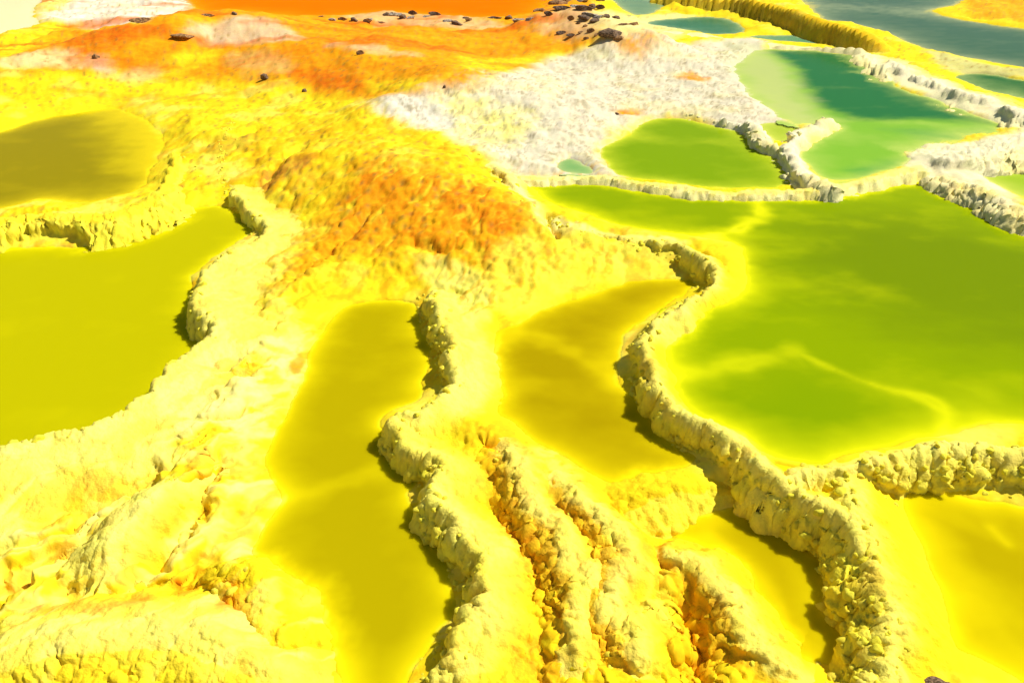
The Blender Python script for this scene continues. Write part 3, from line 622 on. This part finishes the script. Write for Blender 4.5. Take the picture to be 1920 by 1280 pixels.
# ------------------------------------------------------------------ ridges with their nodules
def nodule_mesh(name, seed, color):
    bm = bmesh.new(); bmesh.ops.create_icosphere(bm, subdivisions=3, radius=1)
    rr = random.Random(seed); ph = [rr.uniform(0, 6.3) for _ in range(6)]
    for v in bm.verts:
        n = v.co.copy()
        k = 1+.10*math.sin(9*n.x+ph[4])*math.sin(8*n.y+ph[5])*math.cos(7*n.z)+.16*math.sin(3.1*n.x+ph[0])*math.cos(2.7*n.y+ph[1])+.12*math.sin(4.3*n.z+ph[2]+2*n.x)+.08*math.sin(6*n.y+ph[3])
        v.co = n*k; v.co.z *= .8
    for f in bm.faces: f.smooth = True
    me = bpy.data.meshes.new(name); bm.to_mesh(me); bm.free()
    a = me.attributes.new('pigment', 'FLOAT_COLOR', 'POINT'); a.data.foreach_set('color', np.tile(list(color)+[1.], len(me.vertices)).astype(np.float32))
    me.materials.append(M_RIDGE); return me

nod_cache = {}
for r, q in zip(ridges, RS):
    sl = q['sl']; xs, ys = X[sl], Y[sl]; h = q['h']; b = q['bump']
    nn = normals(xs, ys, h)
    px = xs+nn[..., 0]*b; py = ys+nn[..., 1]*b; pz = h+nn[..., 2]*b
    keep = (h > Hb[sl]-.0015) & (q['t'] < 2.6)
    f = keep[:-1, :-1] | keep[1:, :-1] | keep[:-1, 1:] | keep[1:, 1:]
    cc = inC[sl].copy()
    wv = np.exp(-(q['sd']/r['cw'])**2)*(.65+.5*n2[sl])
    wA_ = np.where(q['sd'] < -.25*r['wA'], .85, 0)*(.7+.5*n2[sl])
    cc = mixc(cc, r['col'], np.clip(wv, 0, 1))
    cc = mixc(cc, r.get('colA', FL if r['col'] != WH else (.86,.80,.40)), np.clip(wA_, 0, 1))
    cc = mixc(cc, YO, smooth(.18, .5, n3[sl])*.35*(0 if r['col'] in (WH,) else 1))
    cc = np.clip(cc, 0, 1)
    mid = r['P'][len(r['P'])//2]
    o = bpy.data.objects.new('_'.join(r['cat'].split()), None); COL.objects.link(o); o.empty_display_size = .1
    org = Vector((mid[0], mid[1], mid[2]-r['D'])); o.location = org
    low = (q['sd'][:-1, :-1] < -.35*r['wA'])
    for nm, fm in (('flank', f & low), ('crest', f & ~low)):
        if fm.any():
            part = grid_object(nm, px-org.x, py-org.y, pz-org.z, fm, cc, M_RIDGE); part.parent = o
    o['label'] = r['label']; o['category'] = r['cat']
    # knobs along the shaded flank and the crest, each one a piece
    P = r['P']
    if not r['nod']: continue
    key = r['col']
    if key not in nod_cache: nod_cache[key] = [nodule_mesh('salt_nodule', 10+j, tuple(np.array(FL if r['col'] != WH else (.86,.80,.40))*np.array([.97, .93+.05*(j % 2), .8+.2*(j % 3)/2]))) for j in range(4)]
    hw = max(r['wA'], .08)
    seg = np.linalg.norm(np.diff(P[:, :2], axis=0), axis=1); cum = np.concatenate([[0], np.cumsum(seg)])
    made = tries = 0
    while made < r['nod'] and tries < r['nod']*6:
        tries += 1
        a = rng.uniform(0, cum[-1]); i = min(np.searchsorted(cum, a)-1, len(seg)-1); i = max(i, 0); tt = (a-cum[i])/seg[i]
        c0 = P[i, :2]*(1-tt)+P[i+1, :2]*tt; dr = (P[i+1, :2]-P[i, :2])/seg[i]
        off = -abs(rng.normal(.62, .30))*hw if rng.random() < .94 else rng.uniform(0, .15)*r['wB']
        nrm = np.array([-dr[1], dr[0]]); pt = c0+nrm*off
        if pt[1] < 1.2 or abs(pt[0]) > .78*(W0+W1*pt[1]): continue
        one = np.array([pt[0]]), np.array([pt[1]])
        fv, fu = lat_index(pt[0], pt[1], X.shape)
        ii, jj = int(round(fv)), int(round(fu))
        li, lj = ii-sl[0].start, jj-sl[1].start
        if not (0 <= li < h.shape[0] and 0 <= lj < h.shape[1]): continue
        if pz[li, lj] < H[ii, jj]-.01: continue
        rad = .8*(r['ns'][0]+(r['ns'][1]-r['ns'][0])*rng.random()**2)
        if pz[li, lj] < LEV[ii, jj]-.02: continue
        no = bpy.data.objects.new('salt_nodule', nod_cache[key][made % 4]); COL.objects.link(no)
        n_ = nn[li, lj]
        no.location = (px[li, lj]-org.x, py[li, lj]-org.y, pz[li, lj]-org.z-rad*.25)
        no.rotation_euler = (rng.uniform(-.6, .6), rng.uniform(-.6, .6), rng.uniform(0, 6.28))
        no.scale = (rad*rng.uniform(.8, 1.3), rad*rng.uniform(.8, 1.2), rad*rng.uniform(.8, 1.25)); no.parent = o
        made += 1

# ------------------------------------------------------------------ rocks
def rock_material(name, dark, light):
    m = bpy.data.materials.new(name); m.use_nodes = True; nt = m.node_tree; b = nt.nodes['Principled BSDF']
    tc = nt.nodes.new('ShaderNodeTexCoord'); n = nt.nodes.new('ShaderNodeTexNoise'); n.inputs['Scale'].default_value = 7; n.inputs['Detail'].default_value = 8
    r = nt.nodes.new('ShaderNodeValToRGB'); r.color_ramp.elements[0].color = dark+(1,); r.color_ramp.elements[1].color = light+(1,)
    r.color_ramp.elements[0].position = .40; r.color_ramp.elements[1].position = .66
    nt.links.new(tc.outputs['Object'], n.inputs['Vector']); nt.links.new(n.outputs['Fac'], r.inputs['Fac']); nt.links.new(r.outputs['Color'], b.inputs['Base Color'])
    bp = nt.nodes.new('ShaderNodeBump'); bp.inputs['Strength'].default_value = .6; bp.inputs['Distance'].default_value = .03
    nt.links.new(n.outputs['Fac'], bp.inputs['Height']); nt.links.new(bp.outputs['Normal'], b.inputs['Normal'])
    b.inputs['Roughness'].default_value = .9; return m
M_ROCK = rock_material('dark_rock', (.05,.025,.012), (.34,.21,.11))
M_PALE = rock_material('salted_rock', (.10,.06,.03), (.68,.60,.45))
M_RUST = rock_material('rusty_rock', (.12,.05,.015), (.55,.30,.10))
def rock_mesh(name, seed, mat):
    rr = random.Random(seed); bm = bmesh.new(); bmesh.ops.create_icosphere(bm, subdivisions=3, radius=1)
    for _ in range(13):
        n = Vector((rr.gauss(0, 1), rr.gauss(0, 1), rr.gauss(0, .8))).normalized(); d = rr.uniform(.38, .78)
        for v in bm.verts:
            e = v.co.dot(n)-d
            if e > 0: v.co -= n*e*.95
    for v in bm.verts: v.co *= 1+.10*math.sin(5*v.co.x+seed)*math.sin(6*v.co.y+seed*.3)
    me = bpy.data.meshes.new(name); bm.to_mesh(me); bm.free(); me.materials.append(mat); return me
R_MESH = {k: [rock_mesh('rock', 30+j*7+ord(k), m) for j in range(4)] for k, m in (('d', M_ROCK), ('p', M_PALE), ('r', M_RUST))}
def ground_z(x, y):
    fv, fu = lat_index(x, y, X.shape)
    return float(HT[int(np.clip(round(fv), 0, NV-1)), int(np.clip(round(fu), 0, NU-1))])
def rock(px, py, wpx, hpx, kind, label, group=None, z=.42):
    x, y = at_ground(px, py, HT) if py < 1250 else at(px, py, z)
    z = ground_z(x, y)
    s = math.hypot(y, HC)/FPX
    o = bpy.data.objects.new('rock', R_MESH[kind][random.randrange(4)]); COL.objects.link(o)
    hw = wpx*s*.46; hh = hpx*s*.45
    o.location = (x, y, z+hh*.15); o.scale = (hw*1.25, hw*random.uniform(.6, 1.0), hh*1.25)
    o.rotation_euler = (random.uniform(-.15, .15), random.uniform(-.15, .15), random.uniform(-.5, .5))
    o['label'] = label; o['category'] = 'rock'
    if group: o['group'] = group
    return o
ORD = ['leftmost'] + [w+' from the left' for w in 'second third fourth fifth sixth seventh eighth ninth tenth eleventh twelfth thirteenth fourteenth fifteenth sixteenth seventeenth eighteenth nineteenth twentieth twenty-first'.split()]
HUE = {'d': 'dark brown', 'p': 'pale salt-crusted', 'r': 'rusty brown'}
def rock_set(items, where, group):
    items = sorted(items)
    for n, (px, py, w, h, k) in enumerate(items):
        place = 'rightmost' if n == len(items)-1 else ORD[n]
        rock(px, py, w, h, k, HUE[k]+' rock, '+place+where, group)
rock_set([(1012,22,22,12,'r'),(1030,30,18,10,'d'),(1048,8,34,12,'r'),(1060,19,40,11,'d'),(1078,14,30,10,'p'),(1095,20,44,12,'d'),(1112,16,22,11,'d'),(1128,17,18,12,'d'),
        (1104,30,40,9,'p'),(1120,34,30,9,'p'),(1098,36,26,8,'d'),(1115,42,26,8,'d'),(1072,38,14,12,'r'),(1136,34,22,8,'d'),(1156,36,24,8,'d'),(1062,6,30,8,'r'),(1088,3,34,8,'p'),(1020,6,26,9,'r'),(1128,4,22,8,'r')], ' in the heap right of the orange lake', 'rocks heaped at the right end of the orange lake')
rock_set([(1170,48,20,9,'r'),(1188,48,24,8,'r'),(1056,66,22,10,'d'),(1072,72,18,7,'d'),(1098,50,12,7,'r'),(1110,60,16,12,'r'),(1118,66,12,9,'r'),(1100,76,12,8,'r'),(1090,62,12,6,'r'),(1160,80,24,8,'r'),(1085,48,10,6,'r')], ' of the scattered stones below the rock heap', 'stones scattered below the rock heap')
rock(1145, 68, 44, 16, 'd', 'largest dark rock on the orange slope, right of the scattered stones')
rock_set([(603,33,12,7,'r'),(622,38,22,9,'p'),(645,40,20,10,'r'),(664,42,20,10,'d'),(690,42,26,9,'p'),(712,44,22,8,'r'),(728,31,18,9,'d'),(742,30,28,14,'p'),(757,36,20,10,'d'),(750,20,18,7,'d'),(776,30,18,12,'d'),(770,38,16,8,'p'),
        (800,33,16,8,'p'),(818,31,26,10,'d'),(838,42,22,8,'p'),(856,48,30,10,'d'),(880,42,14,8,'r'),(872,36,16,7,'p'),(930,36,30,8,'d'),(955,35,22,9,'d'),(972,40,24,9,'p'),(992,40,20,9,'p')], ' in the row along the orange lake shore', 'rocks lining the near shore of the orange lake')
rock(498, 150, 22, 14, 'd', 'small black stone on the yellow edge below the tan mound')
rock(572, 174, 14, 10, 'd', 'tiny dark stone right of the black stone, on the orange slope foot')
rock(393, 31, 26, 8, 'r', 'flat brown stone on the left shoulder of the tan mound')
rock(440, 30, 16, 7, 'd', 'small dark stone on the crest of the tan mound')
rock(678, 104, 16, 12, 'r', 'lone brown stone on the orange slope above the white salt flat')
rock(182, 112, 14, 11, 'r', 'dark stone on the pinkish patch at the upper left')
rock(345, 70, 40, 8, 'r', 'long brown ledge of rock at the left foot of the tan mound')
rock(272, 42, 44, 12, 'r', 'orange brown slab of rock beside the white ground at the top left')
rock(834, 168, 10, 9, 'd', 'dark pebble on the top of the white salt mound')
rock(1157, 215, 12, 6, 'd', 'dark pebble at the left end of the orange spot on the salt flat')
rock(488, 3, 95, 7, 'd', 'long flat dark rock lying in the orange lake at the top edge', z=.4)
rock(1765, 1292, 52, 14, 'd', 'dark brown stone just showing at the bottom edge, lower right', z=.1)
